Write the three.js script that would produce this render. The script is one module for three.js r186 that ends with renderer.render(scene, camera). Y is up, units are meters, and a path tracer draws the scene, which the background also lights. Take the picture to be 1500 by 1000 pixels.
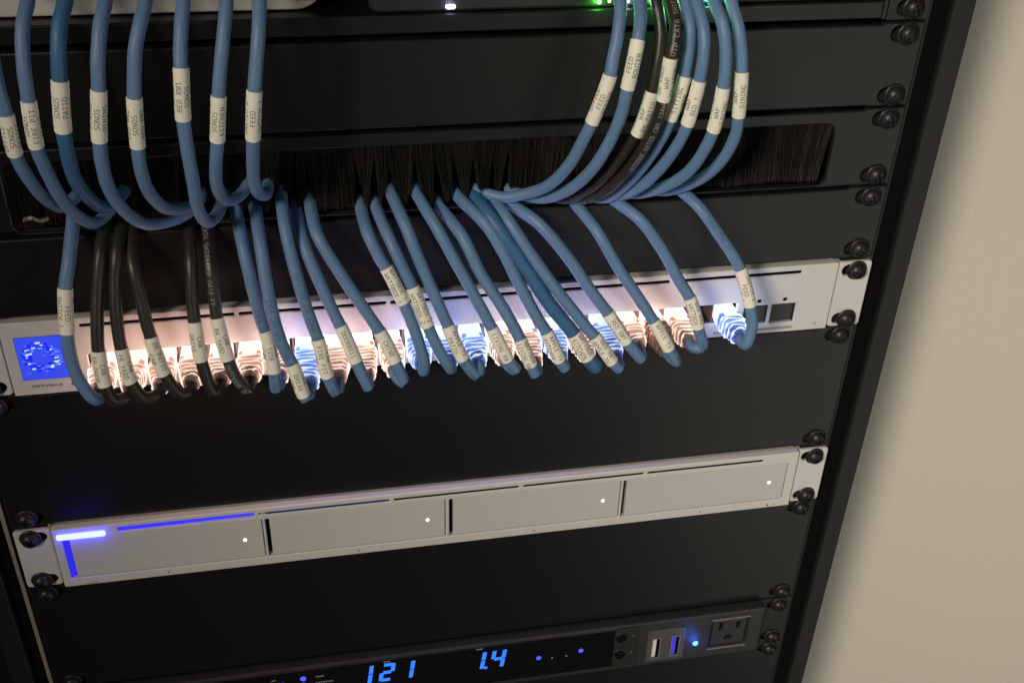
import * as THREE from 'three';
import { mergeGeometries } from 'three/addons/utils/BufferGeometryUtils.js';
import { RoundedBoxGeometry } from 'three/addons/geometries/RoundedBoxGeometry.js';
import { RectAreaLightUniformsLib } from 'three/addons/lights/RectAreaLightUniformsLib.js';
import { Brush, Evaluator, SUBTRACTION } from 'three-bvh-csg';

// ---------------------------------------------------------------- camera, light, exposure
const scene = new THREE.Scene();
const EYE = [-0.069578, 0.160118, 0.495813], TURN = [-0.210849, -0.577453, 0.034388];
const camera = new THREE.PerspectiveCamera(34.2829, 1.5, 0.05, 30);
camera.position.set(...EYE);
camera.rotation.set(TURN[1], TURN[0], TURN[2], 'YXZ');
scene.add(camera);
const renderer = new THREE.WebGLRenderer({ antialias: true });
renderer.setSize(1024, 682);
renderer.toneMapping = THREE.LinearToneMapping;
renderer.toneMappingExposure = 1;
renderer.shadowMap.enabled = true;
RectAreaLightUniformsLib.init();
scene.background = new THREE.Color(0.012, 0.0112, 0.010);            // what little the dim room gives back
scene.backgroundIntensity = 1;
// a ceiling downlight of the room, up and left behind the photographer
const spot = new THREE.SpotLight(new THREE.Color(1, 0.89, 0.735), 25, 0, 0.28, 1.0, 2);
spot.position.set(-1.42, 1.05, 1.85);
spot.target.position.set(0.60, -0.36, 0);
spot.castShadow = true; spot.shadow.radius = 16; spot.shadow.mapSize.set(2048, 2048);
scene.add(spot, spot.target);
// the pale lit wall and floor to the right of the photographer, mirrored dimly by the black panels
const bounce = new THREE.RectAreaLight(new THREE.Color(1, 0.96, 0.87), 0.95, 1.2, 2.2);
bounce.position.set(1.10, -0.86, 1.25); bounce.rotation.set(0, 0, 0.36);
scene.add(bounce);

// ---------------------------------------------------------------- helpers (all shapes in millimetres)
const K = 0.001;
let seed = 7;
const rnd = () => { seed = (seed * 1664525 + 1013904223) % 4294967296; return seed / 4294967296; };
const used = {};
function numbered(n) { const k = used[n] = (used[n] ?? -1) + 1; return k ? `${n}_${String(k).padStart(3, '0')}` : n; }
function tag(o, label, category, group, kind) {
  o.userData.label = label; o.userData.category = category;
  if (group) o.userData.group = group;
  if (kind) o.userData.kind = kind;
}
function thing(name, label, category, at = [0, 0, 0], group) {
  const o = new THREE.Group(); o.name = numbered(name); o.userData.at = undefined;
  o.position.set(at[0] * K, at[1] * K, at[2] * K); tag(o, label, category, group);
  delete o.userData.at; bases.set(o, at); scene.add(o); return o;
}
const bases = new Map();
const baseOf = (o) => { while (o && !bases.has(o)) o = o.parent; return o ? bases.get(o) : [0, 0, 0]; };
function clean(g) {
  let r = g.index ? g.toNonIndexed() : g;
  for (const k of Object.keys(r.attributes)) if (!['position', 'normal', 'uv'].includes(k)) r.deleteAttribute(k);
  return r;
}
function part(name, geos, mat, parent, label) {                       // geometry given in rack millimetres, stored from the thing's base
  const list = [].concat(geos).map(clean);
  const g = list.length > 1 ? mergeGeometries(list) : list[0].clone();
  const b = baseOf(parent);
  g.translate(-b[0], -b[1], -b[2]); g.scale(K, K, K);
  const m = new THREE.Mesh(g, mat); m.name = name; m.castShadow = m.receiveShadow = true;
  if (label) m.userData.label = label;
  parent.add(m); return m;
}
function box(x0, x1, y0, y1, z0, z1, r = 0) {
  const w = x1 - x0, h = y1 - y0, d = z1 - z0;
  const g = r ? new RoundedBoxGeometry(w, h, d, 2, Math.min(r, w / 2.01, h / 2.01, d / 2.01)) : new THREE.BoxGeometry(w, h, d);
  return g.translate((x0 + x1) / 2, (y0 + y1) / 2, (z0 + z1) / 2);
}
function rr(x0, x1, y0, y1, r, path = new THREE.Shape()) {
  path.moveTo(x0 + r, y0); path.lineTo(x1 - r, y0); path.absarc(x1 - r, y0 + r, r, -Math.PI / 2, 0);
  path.lineTo(x1, y1 - r); path.absarc(x1 - r, y1 - r, r, 0, Math.PI / 2);
  path.lineTo(x0 + r, y1); path.absarc(x0 + r, y1 - r, r, Math.PI / 2, Math.PI);
  path.lineTo(x0, y0 + r); path.absarc(x0 + r, y0 + r, r, Math.PI, Math.PI * 1.5);
  return path;
}
const hole = (x0, x1, y0, y1, r) => rr(x0, x1, y0, y1, Math.min(r, (x1 - x0) / 2 - .01, (y1 - y0) / 2 - .01), new THREE.Path());
function plate(shape, z0, z1, bevel = 0.5) {                          // front face at z1
  const g = new THREE.ExtrudeGeometry(shape, { depth: z1 - z0 - bevel, bevelEnabled: bevel > 0, bevelThickness: bevel, bevelSize: bevel, bevelOffset: -bevel, bevelSegments: 2, curveSegments: 6 });
  return g.translate(0, 0, z0 + (bevel ? 0 : 0));
}
// ---------------------------------------------------------------- textures
function noiseTexture(n, octaves, rep, power = 1) {
  const a = new Float32Array(n * n);
  for (const [cells, amp] of octaves) {
    const v = Array.from({ length: cells * cells }, rnd);
    for (let y = 0; y < n; y++) for (let x = 0; x < n; x++) {
      const fx = x / n * cells, fy = y / n * cells, ix = Math.floor(fx), iy = Math.floor(fy);
      let tx = fx - ix, ty = fy - iy; tx = tx * tx * (3 - 2 * tx); ty = ty * ty * (3 - 2 * ty);
      const q = (i, j) => v[(j % cells) * cells + (i % cells)];
      a[y * n + x] += amp * ((q(ix, iy) * (1 - tx) + q(ix + 1, iy) * tx) * (1 - ty) + (q(ix, iy + 1) * (1 - tx) + q(ix + 1, iy + 1) * tx) * ty);
    }
  }
  let lo = 1e9, hi = -1e9; for (const x of a) { lo = Math.min(lo, x); hi = Math.max(hi, x); }
  const d = new Uint8Array(n * n * 4);
  for (let i = 0; i < n * n; i++) { const g = 255 * Math.pow((a[i] - lo) / (hi - lo), power); d[i * 4] = d[i * 4 + 1] = d[i * 4 + 2] = g; d[i * 4 + 3] = 255; }
  const t = new THREE.DataTexture(d, n, n); t.wrapS = t.wrapT = THREE.RepeatWrapping; t.magFilter = THREE.LinearFilter; t.repeat.set(rep, rep); t.needsUpdate = true;
  return t;
}
const grit = noiseTexture(512, [[256, 1], [128, .7], [40, .35]], 1 / 60);       // powder coat, uv in mm
const peel = noiseTexture(512, [[110, 1], [50, .8], [16, .5]], 1);              // painted wall
const smudge = noiseTexture(256, [[4, 1], [9, .7], [24, .5], [90, .3]], 1 / 210);
function canvasTexture(w, h, draw, srgb = true) {
  const c = document.createElement('canvas'); c.width = w; c.height = h;
  const g = c.getContext('2d'); draw(g, w, h);
  const t = new THREE.CanvasTexture(c); if (srgb) t.colorSpace = THREE.SRGBColorSpace; t.anisotropy = 8; return t;
}
const C = (r, g, b) => new THREE.Color().setRGB(r, g, b);
const std = (o) => new THREE.MeshStandardMaterial(o);
const roughMap = smudge;
const M = {
  panel: new THREE.MeshPhysicalMaterial({ specularIntensity: .66, color: C(.0088, .0088, .0089), roughness: .34, bumpMap: grit, bumpScale: .00004, roughnessMap: null }),
  black: std({ color: C(.014, .0138, .0135), roughness: .55 }),
  frame: new THREE.MeshPhysicalMaterial({ specularIntensity: .6, color: C(.013, .013, .013), roughness: .5, bumpMap: grit, bumpScale: .00003 }),
  deep: new THREE.MeshPhysicalMaterial({ color: C(.0035, .0035, .0035), roughness: .95, specularIntensity: .15 }),
  white: std({ color: C(.59, .585, .57), roughness: .42, metalness: .12 }),
  tray: std({ color: C(.53, .52, .50), roughness: .48, metalness: .1, bumpMap: grit, bumpScale: .000012 }),
  steel: std({ color: C(.55, .54, .52), roughness: .35, metalness: .9 }),
  rail: std({ color: C(.42, .37, .31), roughness: .42, metalness: .5 }),
  screw: std({ color: C(.018, .0175, .017), roughness: .42, metalness: .3 }),
  ink: std({ color: C(.03, .03, .032), roughness: .6 }),
  grey: std({ color: C(.30, .295, .285), roughness: .6 }),
  trim: std({ color: C(.20, .20, .195), roughness: .38, metalness: .5 }),
  cage: std({ color: C(.10, .085, .075), roughness: .5, metalness: .3 }),
  cover: std({ color: C(.026, .025, .023), roughness: .5 }),
  gloss: new THREE.MeshPhysicalMaterial({ color: C(.006, .006, .0065), roughness: .12, clearcoat: .6, clearcoatRoughness: .06 }),
  plastic: std({ color: C(.018, .018, .018), roughness: .35 }),
  unit: std({ color: C(.034, .034, .034), roughness: .42, metalness: .3, bumpMap: grit, bumpScale: .00002 }),
  bristle: std({ color: C(.036, .033, .029), roughness: .55 }),
  wall: std({ color: C(.60, .567, .495), roughness: .55, bumpMap: peel, bumpScale: .00016 }),
};
function glow(r, g, b, k = 1) { return std({ color: C(.02, .02, .02), roughness: .4, emissive: C(r, g, b), emissiveIntensity: k }); }
function pointLight(x, y, z, color, cd, radius = .1) {               // radius in units of 2 cm
  const l = new THREE.PointLight(C(...color), cd, 0, 2); l.position.set(x * K, y * K, z * K); l.shadow.radius = radius; l.castShadow = false; scene.add(l); return l;
}
const WARM = [1, .44, .30], COOL = [.09, .28, 1];

// ---------------------------------------------------------------- the setting: wall behind the rack
{
  const g = new THREE.PlaneGeometry(1, 1, 1, 1);
  const w = new THREE.Mesh(new THREE.BoxGeometry(2.4, 2.6, .06), M.wall);
  w.name = 'wall'; w.userData.kind = 'structure'; w.userData.label = 'beige painted wall beside the rack'; w.receiveShadow = true;
  const uv = w.geometry.attributes.uv; for (let i = 0; i < uv.count; i++) uv.setXY(i, uv.getX(i) * 16, uv.getY(i) * 17);
  w.position.set(1.30, -.3, -.105); scene.add(w);                      // front face 75 mm behind the panels
}
// ---------------------------------------------------------------- the rack
const U = 44.45;
{
  const r = thing('equipment_rack', 'black steel equipment rack frame with its right post beside the beige wall', 'rack', [0, -800, -60]);
  const sides = (s) => {
    part('frame_post', box(Math.min(s * 254, s * 266), Math.max(s * 254, s * 266), -800, 400, -74, .5, 1.2), M.frame, r);
    part('mounting_rail', [box(Math.min(s * 222, s * 244), Math.max(s * 222, s * 244), -800, 400, -5.2, -3.2)], M.black, r);
    part('gap_shade_strip', box(Math.min(s * 243.9, s * 254.2), Math.max(s * 243.9, s * 254.2), -800, 400, -8, -3.4), M.deep, r);  // near-black filler close to the front, the gap's deep shade painted
  };
  sides(1); sides(-1);
  part('rail_edge', box(-246.3, -244.1, -800, 400, -2.8, -1.2, .4), M.rail, r, 'bare metal edge of the left mounting rail, wall bounce painted into its pale colour');  // light bounced off the wall is painted as a paler metal
  part('back_panel', [box(-254, 254, -800, 400, -262, -260)], M.deep, r);
  part('side_panel', box(-320, -266.2, -800, 400, -60, -12, 2), M.frame, r);
  part('side_panel', box(266, 268, -800, 400, -262, -75), M.frame, r);
}
// rack screw: pan head with a cross recess and a cup washer
const ev = new Evaluator(); ev.attributes = ['position', 'normal', 'uv'];
const screwHead = (() => {
  const pts = [[0, 5.1], [1.4, 5.0], [2.9, 4.5], [4.0, 3.6], [4.75, 2.3], [4.85, 1.3], [4.5, .9], [0, .9]].reverse().map(([x, y]) => new THREE.Vector2(x, y));
  let a = new Brush(new THREE.LatheGeometry(pts, 28).rotateX(Math.PI / 2));
  for (const t of [0, Math.PI / 2]) { const b = new Brush(new THREE.BoxGeometry(5.2, 1.15, 4).rotateZ(t).translate(0, 0, 4.9)); a.updateMatrixWorld(); b.updateMatrixWorld(); a = ev.evaluate(a, b, SUBTRACTION); }
  return clean(a.geometry).scale(K, K, K);
})();
const screwWasher = clean(new THREE.LatheGeometry([[0, 0], [5.9, 0], [6.0, .35], [5.6, .95], [4.6, 1.25], [0, 1.25]].map(([x, y]) => new THREE.Vector2(x, y)), 28).rotateX(Math.PI / 2)).scale(K, K, K);
function screw(parent, x, y, z = 0) {
  const b = baseOf(parent), m = new THREE.Mesh(screwHead, M.screw), w = new THREE.Mesh(screwWasher, M.screw);
  m.name = 'screw'; w.name = 'washer'; m.add(w); m.castShadow = w.castShadow = true;
  m.position.set((x - b[0]) * K, (y - b[1]) * K, (z - b[2]) * K); m.rotation.set((rnd() - .5) * .06, (rnd() - .5) * .06, 0); m.rotateZ(rnd() * 1.5); parent.add(m);
}
function slotHole(x, y) { const s = Math.sign(x); return s > 0 ? hole(x - 8.6, x + 3, y - 3.5, y + 3.5, 3.5) : hole(x - 3, x + 8.6, y - 3.5, y + 3.5, 3.5); }
function fourScrews(parent, yTop, n, z = 0) { for (const s of [1, -1]) for (const y of [yTop - 6.35, yTop - n * U + 6.35]) screw(parent, s * 232.5, y, z); }
function panelShape(yTop, n) {                                         // a folded face between two ears that stand a little taller
  const t = yTop - .35, b = yTop - n * U + .35, i = 1.0, e = 218, x = 241.3, s = new THREE.Shape();
  s.moveTo(-x, b); s.lineTo(-e, b); s.lineTo(-e, b + i * .5); s.lineTo(e, b + i * .5); s.lineTo(e, b); s.lineTo(x, b);
  s.lineTo(x, t); s.lineTo(e, t); s.lineTo(e, t - i); s.lineTo(-e, t - i); s.lineTo(-e, t); s.lineTo(-x, t); s.lineTo(-x, b);
  for (const k of [1, -1]) for (const y of [yTop - 6.35, yTop - n * U + 6.35]) s.holes.push(slotHole(k * 232.5, y));
  return s;
}
function blankPanel(yTop, n, label) {
  const p = thing('blank_panel', label, 'blank panel', [0, yTop - n * U, -2], 'blank panels of the rack');
  part('face', [plate(panelShape(yTop, n), -2, 0, .95), box(-217, 217, yTop - 3.2, yTop - 1.36, -16, -1.6), box(-217, 217, yTop - n * U + .86, yTop - n * U + 2.6, -16, -1.6)], M.panel, p);
  fourScrews(p, yTop, n); return p;
}
blankPanel(0, 1, 'black blank panel below the shelf, behind the white cable sleeves');
blankPanel(-2 * U, 1, 'black blank panel between the brush strip and the glowing white switch');
blankPanel(-4 * U, 2, 'tall black blank panel between the glowing switch and the white drive unit');
blankPanel(-7 * U, 2, 'tall black blank panel between the white drive unit and the blue digit display');
blankPanel(-10 * U, 2, 'black blank panel under the unit with blue digits, at the bottom edge');
// cables: row, jacket, course in mm from the free end to the plug, sleeve ends, sleeve text, label, roll of the text, jacket print
const CABLES = [
  ['U', 'b', [[-185.3,39.4,8],[-185.3,37.4,22],[-185.3,30.4,32],[-184.5,16.7,40],[-184.3,1.6,44],[-183.8,-12,44],[-184.1,-30.6,42],[-181.2,-49.3,34],[-179.4,-62.9,20],[-177.5,-70.6,8],[-172.5,-69.6,-1],[-171,-69.4,-18],[-170.5,-69.4,-52]], [[-183.9,-11.2,44],[-184.1,-30,42.1]], ["OFFICE", "SONOS"], 'blue patch cable cut off by the left edge of the picture', 0, 0],
  ['U', 'b', [[-169.1,38.9,8],[-169.1,36.9,22],[-169.1,29.9,32],[-171,23,40],[-172.6,10.6,45],[-173.6,-3.7,46],[-174.7,-25.9,45],[-174,-36.3,42],[-172.3,-53.4,34],[-169.5,-68.7,22],[-164.8,-79.8,8],[-158.8,-77.8,-1],[-157,-77.4,-18],[-156.4,-77.4,-52]], [[-173.7,-5.5,45.9],[-174.7,-26.2,44.9]], ["SONOS", "FIRE PIT"], 'blue patch cable reading FIRE PIT, second from left of the upper left row', -0.1, 0],
  ['U', 'd', [[-155.2,38.6,8],[-155.2,36.6,22],[-155.2,29.6,32],[-157.4,22.6,40],[-158.9,14.5,44],[-160.6,1.9,45],[-163.3,-19.4,44],[-163.9,-28.3,42],[-164.5,-43.9,36],[-162.5,-59.7,24],[-158.8,-70.8,10],[-151.8,-68.8,1],[-149.7,-68.4,-16],[-149,-68.4,-50]], [[-160.6,1.9,45],[-163.3,-19.5,44]], ["SONOS", "PATIO"], 'deeper blue patch cable reading PATIO in the upper left row', -0.35, 0],
  ['U', 'b', [[-140.1,38.2,8],[-140.1,36.2,22],[-140.1,29.2,32],[-142.2,22.2,40],[-144.8,9.6,45],[-146.4,-2.3,46],[-149.6,-23.2,46],[-150.7,-34.6,44],[-150.6,-50.6,38],[-146.1,-67.3,28],[-140.1,-77.2,18],[-129.6,-80.5,8],[-122,-79.4,1],[-117,-75.4,-8],[-115.5,-74.6,-25],[-115,-74.6,-59]], [[-146.4,-2.3,46],[-149.6,-23.2,46]], ["DINING", "SONOS"], 'blue patch cable of the upper left row sagging in the widest loop', 0.4, 0],
  ['U', 'b', [[-124.8,37.8,8],[-124.8,35.8,22],[-124.8,28.8,32],[-127.3,21.7,40],[-130,13.5,44],[-131.8,4.1,45],[-133.4,-6.4,45],[-135.3,-27.5,44],[-136,-38.5,42],[-135.3,-52.9,35],[-131.1,-67,23],[-124.8,-74.6,9],[-119.1,-76,1],[-114.1,-72,-8],[-112.6,-71.2,-25],[-112.1,-71.2,-59]], [[-133.4,-6.1,45],[-135.3,-27.5,44]], ["BED RM2", "SONOS"], 'blue patch cable reading BED RM2 in the upper left row', 0.3, 0],
  ['U', 'b', [[-110.1,37.9,10],[-110.1,35.9,24],[-110.1,28.9,34],[-111.7,19.9,42],[-113.2,8.8,46],[-113.4,4.7,47],[-115.2,-15.2,47],[-115.4,-27.1,46],[-115.3,-45.1,42],[-115.6,-65,32],[-113.3,-75.9,22],[-109.3,-77.6,10],[-107.7,-76.1,3],[-105.7,-70.1,-6],[-105.1,-68.9,-23],[-104.9,-68.9,-57]], [[-113.4,4.9,46.9],[-115.2,-15.8,46.9]], ["BED RM1", "SONOS"], 'blue patch cable reading BED RM1 whose loop hangs in a sharp hook at the brush', -0.4, 0],
  ['U', 'b', [[-93.4,37.2,9],[-93.4,35.2,23],[-93.4,28.2,33],[-95.6,16.6,42],[-98.4,2.8,45],[-100,-6.6,46],[-103,-27.8,45],[-104.7,-37.6,43],[-106.1,-50.5,37],[-104.9,-64.1,24],[-100.3,-70.4,10],[-96.3,-70.2,2],[-92.3,-65.2,-7],[-91.1,-64.2,-24],[-90.7,-64.2,-58]], [[-100,-6.6,46],[-103,-27.8,45]], ["SONOS", "KITCHEN"], 'blue patch cable reading KITCHEN, second from right in the upper left row', -0.3, 0],
  ['U', 'b', [[-80.3,36.9,9],[-80.3,34.9,23],[-80.3,27.9,33],[-81.9,16.2,42],[-84.3,2.2,45],[-85.7,-6.3,46],[-88.3,-27.8,44],[-89.5,-39.8,40],[-90.3,-53.6,31],[-88.9,-65.2,18],[-86.2,-70.7,6],[-85.2,-68.7,-3],[-84.9,-68.3,-20],[-84.8,-68.3,-54]], [[-85.7,-6.3,46],[-88.3,-27.8,44]], ["SWITCH 2", "FEED"], 'blue patch cable reading SWITCH 2 FEED, rightmost of the upper left row', 0.35, 0],
  ['R', 'b', [[75,30.2,0],[75,28.2,14],[75,21.2,24],[72.8,10.1,32],[70.1,-1.6,36],[68.9,-8.7,37],[63.1,-30.1,35],[60.6,-38.4,33],[55.5,-55.6,26],[47.8,-70.7,16],[38.5,-78,8],[29.2,-81.6,3],[15.2,-79.6,-6],[11,-79.2,-23],[9.6,-79.2,-57]], [[68.9,-8.4,37],[63,-30.4,34.9]], ["FEED", "OFFICE"], 'blue patch cable reading FEED alone, leftmost of the upper right bundle', -0.5, 0],
  ['R', 'b', [[83.8,30,0],[83.8,28,14],[83.8,21,24],[82.2,13.2,33],[80.4,6.6,37],[77.3,-15,38],[76.1,-27.4,36],[72.6,-42.9,32],[66.4,-60.2,25],[57.8,-74.4,15],[47.4,-81.7,6],[33.4,-80.7,-3],[29.2,-80.5,-20],[27.8,-80.5,-54]], [[80.4,6.6,37],[77.4,-14.7,38]], ["FEED", "ROUTER"], 'blue patch cable reading FEED ROUTER with the highest sleeve of the upper right bundle', 0, 0],
  ['R', 'k', [[93.4,28,-6],[93.4,26,8],[93.4,19,18],[94.6,5.4,26],[93.5,-4.9,29],[91.8,-19.6,30],[87.1,-39.8,29],[84.1,-48.4,26],[76.8,-64.6,19],[68.7,-77,11],[62.1,-84,4],[48.1,-83,-5],[43.9,-82.8,-22],[42.5,-82.8,-56]], [[91.8,-18.9,30],[87.1,-39.8,29]], ["WAP", "BK PATIO"], 'black patch cable reading BK PATIO in the upper right bundle', 0, 0],
  ['R', 'k', [[97.3,30.2,2],[97.3,28.2,16],[97.3,21.2,26],[97.2,13.6,36],[96.4,6.4,40],[95.1,0.7,41],[93.9,-20.5,40],[92.5,-32,38],[88.9,-46.7,33],[83,-64.6,23],[76.3,-77.6,13],[68.2,-84.3,5],[54.2,-83.3,-4],[50,-83.1,-21],[48.6,-83.1,-55]], [[95.1,0.7,41],[93.9,-20.5,40]], ["WAP", "BK YARD"], 'black patch cable with white print in the upper right bundle, reading BK YARD', -0.45, 1],
  ['R', 'b', [[105.5,28.8,-2],[105.5,26.8,12],[105.5,19.8,22],[106,11.8,31],[105.9,2,34],[104.8,-10.9,35],[101,-32.1,33],[99.5,-39.9,31],[94.9,-56.2,24],[88.7,-73.1,14],[80.7,-84.3,5],[66.7,-83.3,-4],[62.5,-83.1,-21],[61.1,-83.1,-55]], [[104.8,-10.6,35],[101,-32.4,32.9]], ["SITTING", "WAP"], 'blue patch cable reading SITTING in the upper right bundle, beside the black cables', -0.4, 0],
  ['R', 'b', [[109.4,29.9,2],[109.4,27.9,16],[109.4,20.9,26],[110.7,11.1,36],[110.7,0.7,40],[110.2,-10.9,40],[107.8,-32.7,38],[105.7,-43.3,35],[100.6,-59.8,27],[94.6,-75.2,15],[87.5,-82.8,6],[73.5,-81.8,-3],[69.3,-81.6,-20],[67.9,-81.6,-54]], [[110.3,-10.6,40],[107.7,-33,37.9]], ["WAP", "BED 1"], 'blue patch cable reading BED 1 in the upper right bundle', 0.45, 0],
  ['R', 'b', [[118.3,29.1,0],[118.3,27.1,14],[118.3,20.1,24],[120.2,12.3,34],[122.1,-0.4,38],[122.5,-14.6,39],[121.3,-37.2,37],[119.4,-47.9,34],[115.7,-62.6,26],[108.4,-74.9,15],[97.1,-83.2,4],[83.1,-82.2,-5],[78.9,-82,-22],[77.5,-82,-56]], [[122.5,-14.6,39],[121.3,-37.2,37]], ["WAP", "LIVING"], 'blue patch cable reading LIVING, second from right of the upper right bundle', -0.1, 0],
  ['R', 'b', [[127.5,28.3,-2],[127.5,26.3,12],[127.5,19.3,22],[129.7,8,31],[131.8,-4.6,34],[132.3,-10.7,35],[134.2,-31.9,34],[135,-41.3,32],[133.2,-54.9,27],[128.5,-68.8,18],[120.9,-78.5,9],[112.7,-83.1,3],[98.7,-82.1,-6],[94.5,-81.9,-23],[93.1,-81.9,-57]], [[132.3,-10.7,35],[134.2,-32.3,33.9]], ["WAP", "DINING"], 'blue patch cable reading DINING, rightmost of the upper right bundle', 0.45, 0.5],
  ['L', 'b', [[-179.4,-67.1,-64.5],[-176.9,-71.1,-20.5],[-175.4,-76.1,-4.5],[-178.2,-94.6,18.1],[-181.2,-105.6,21.9],[-183.2,-125.9,27.6],[-183.6,-136.5,30.1],[-181.5,-149.7,33.1],[-176.7,-160.5,34],[-175,-162.8,31.8],[-174.7,-161.8,25.5],[-174.7,-161.4,20]], [[-181.2,-105.6,21.9],[-183.2,-126.3,27.7]], ["FEED", "SWITCH 1"], 'blue patch cable beside the glowing blue screen, leftmost of the lower row', 0, 0],
  ['L', 'k', [[-165.2,-72.3,-64.5],[-162.7,-76.3,-20.5],[-161.2,-81.3,-4.5],[-163.7,-90.9,15],[-167.9,-111.8,22.8],[-169.6,-124.1,26.4],[-170.8,-137.3,29.8],[-170.2,-153.1,33.4],[-167,-162.8,34],[-161.5,-162.8,31.8],[-160.2,-161.8,25.5],[-160.2,-161.4,20]], [[-170.7,-136.9,29.7],[-170.2,-153.2,33.4]], ["CAM", "FR DOOR"], 'leftmost black patch cable of the lower row', 0, 0],
  ['L', 'k', [[-158.1,-72.8,-64.5],[-155.6,-76.8,-20.5],[-154.1,-81.8,-4.5],[-156.5,-91.5,14.9],[-159.4,-107.2,21],[-160.6,-123.7,26],[-160.4,-136.3,29.2],[-158.2,-152.9,33.1],[-153,-163.1,34],[-147.1,-162.8,31.8],[-145.8,-161.8,25.5],[-145.8,-161.4,20]], [[-160.3,-136.7,29.3],[-158.1,-153.2,33.2]], ["FR YARD", "CAM"], 'black patch cable reading FR YARD in the lower row', 0.6, 0],
  ['L', 'k', [[-155.3,-75.2,-64.5],[-152.8,-79.2,-20.5],[-151.3,-84.2,-4.5],[-150.3,-97.6,16.6],[-148.5,-113.6,22.6],[-146.9,-128.5,27],[-142.1,-150.9,32.8],[-136.1,-162.1,34],[-132.2,-162.8,31.8],[-131.4,-161.8,25.5],[-131.4,-161.4,20]], [[-146.2,-131.8,27.9],[-142.1,-150.9,32.8]], ["BK PATIO", "CAM"], 'black patch cable reading BK PATIO plugged into the glowing white switch', 0, 0],
  ['L', 'k', [[-128.4,-77,-64.5],[-125.9,-81,-20.5],[-124.4,-86,-4.5],[-124,-97.9,16.4],[-125.3,-118.8,24.1],[-125.3,-127.3,26.7],[-124.2,-146.2,31.7],[-120.2,-163,34],[-117.6,-162.8,31.8],[-117,-161.8,25.5],[-117,-161.4,20]], [[-125.3,-126.9,26.6],[-124.2,-146.3,31.7]], ["CAM", "DRIVE"], 'black patch cable of the lower row, fourth black one from the left', 0, 0],
  ['L', 'k', [[-120.1,-77.5,-64.5],[-117.6,-81.5,-20.5],[-116.1,-86.5,-4.5],[-115.3,-98.6,16.2],[-115,-117.3,23.1],[-114.7,-126.7,26],[-111.6,-146.5,31.3],[-108.4,-156.6,33.8],[-103.8,-163.5,34],[-102.8,-162.8,31.8],[-102.6,-161.8,25.5],[-102.6,-161.4,20]], [[-114.7,-126.3,25.9],[-111.6,-146.5,31.3]], ["BK YARD", "CAM"], 'black patch cable with white print, rightmost black one of the lower row', 0.8, 1],
  ['L', 'b', [[-106.1,-70.4,-64.5],[-103.6,-74.4,-20.5],[-102.1,-79.4,-4.5],[-99,-94.6,17.1],[-96.4,-113.6,23.6],[-93.9,-128.7,27.8],[-92.2,-134.9,29.4],[-90.3,-153.3,33.6],[-90,-164.5,34.1],[-88.5,-162.8,31.9],[-88.1,-161.8,25.6],[-88.1,-161.4,20.1]], [[-92.6,-133.7,29.1],[-90.3,-153.3,33.6]], ["SIDE", "CAM"], 'blue patch cable just right of the black cables in the lower row', 0.5, 1],
  ['L', 'b', [[-96.8,-71,-64.5],[-94.3,-75,-20.5],[-92.8,-80,-4.5],[-91.1,-88.4,18.1],[-89.1,-114,30.4],[-85.7,-133.2,37.3],[-80.7,-146.6,41.8],[-77,-161.4,44.5],[-75.6,-164.5,44.5],[-74.1,-162.8,42.3],[-73.7,-161.8,36],[-73.7,-161.4,30.5]], [[-81.1,-145.8,41.5],[-77,-161.4,44.5]], ["BREAK", "CAM"], 'blue patch cable whose CAM sleeve sits lowest of the lower row', 0.5, 1],
  ['L', 'b', [[-83.9,-64.5,-64.5],[-81.4,-68.5,-20.5],[-79.9,-73.5,-4.5],[-78.9,-83.4,17],[-75.9,-102.2,25.5],[-71.7,-121.4,32.1],[-67.7,-136.2,36.5],[-64.7,-153.7,41],[-60.7,-164.5,41.5],[-59.6,-162.8,39.3],[-59.3,-161.8,33],[-59.3,-161.4,27.5]], [[-67.9,-135.6,36.3],[-64.7,-153.7,41]], ["FIRE PIT", "CAM"], 'blue patch cable left of the one reading DOORBELL in the lower row', 0.6, 1],
  ['L', 'b', [[-77.5,-73.7,-64.5],[-75,-77.7,-20.5],[-73.5,-82.7,-4.5],[-70.5,-93.7,18],[-64,-112,26.5],[-58.3,-126.7,31.8],[-55.5,-133.4,34],[-50,-149.1,38.6],[-44.4,-164.5,40.5],[-44.8,-162.8,38.3],[-44.9,-161.8,32],[-44.9,-161.4,26.5]], [[-56.5,-131,33.2],[-50.2,-148.5,38.4]], ["DOORBELL"], 'blue patch cable reading DOORBELL in the lower row', 0, 0],
  ['L', 'b', [[-70.6,-69.8,-64.5],[-68.1,-73.8,-20.5],[-66.6,-78.8,-4.5],[-64.2,-89.1,15.7],[-55.6,-105.2,23],[-45.3,-122.8,29.1],[-37.2,-136.5,33.2],[-30.4,-152.8,37.2],[-26.9,-164.5,37.8],[-29.8,-162.8,35.6],[-30.5,-161.8,29.3],[-30.5,-161.4,23.8]], [[-37.9,-135.4,32.9],[-30.5,-152.5,37.1]], ["CHIME"], 'blue patch cable reading CHIME in the lower row', 0, 0],
  ['L', 'b', [[-46.2,-74.3,-64.5],[-43.7,-78.3,-20.5],[-42.2,-83.3,-4.5],[-39.8,-91.3,14.7],[-34.5,-103,20.3],[-31.8,-107.5,22.1],[-24.5,-124.6,27.9],[-20.1,-137.6,31.5],[-15.9,-155.6,34],[-16,-162.8,31.8],[-16,-161.8,25.5],[-16,-161.4,20]], [[-32.3,-106.7,21.8],[-24.7,-124.2,27.7]], ["WATTBOX 1", "WATTBOX 1"], 'blue patch cable with the highest sleeve of the lower row', 0, 0],
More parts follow.
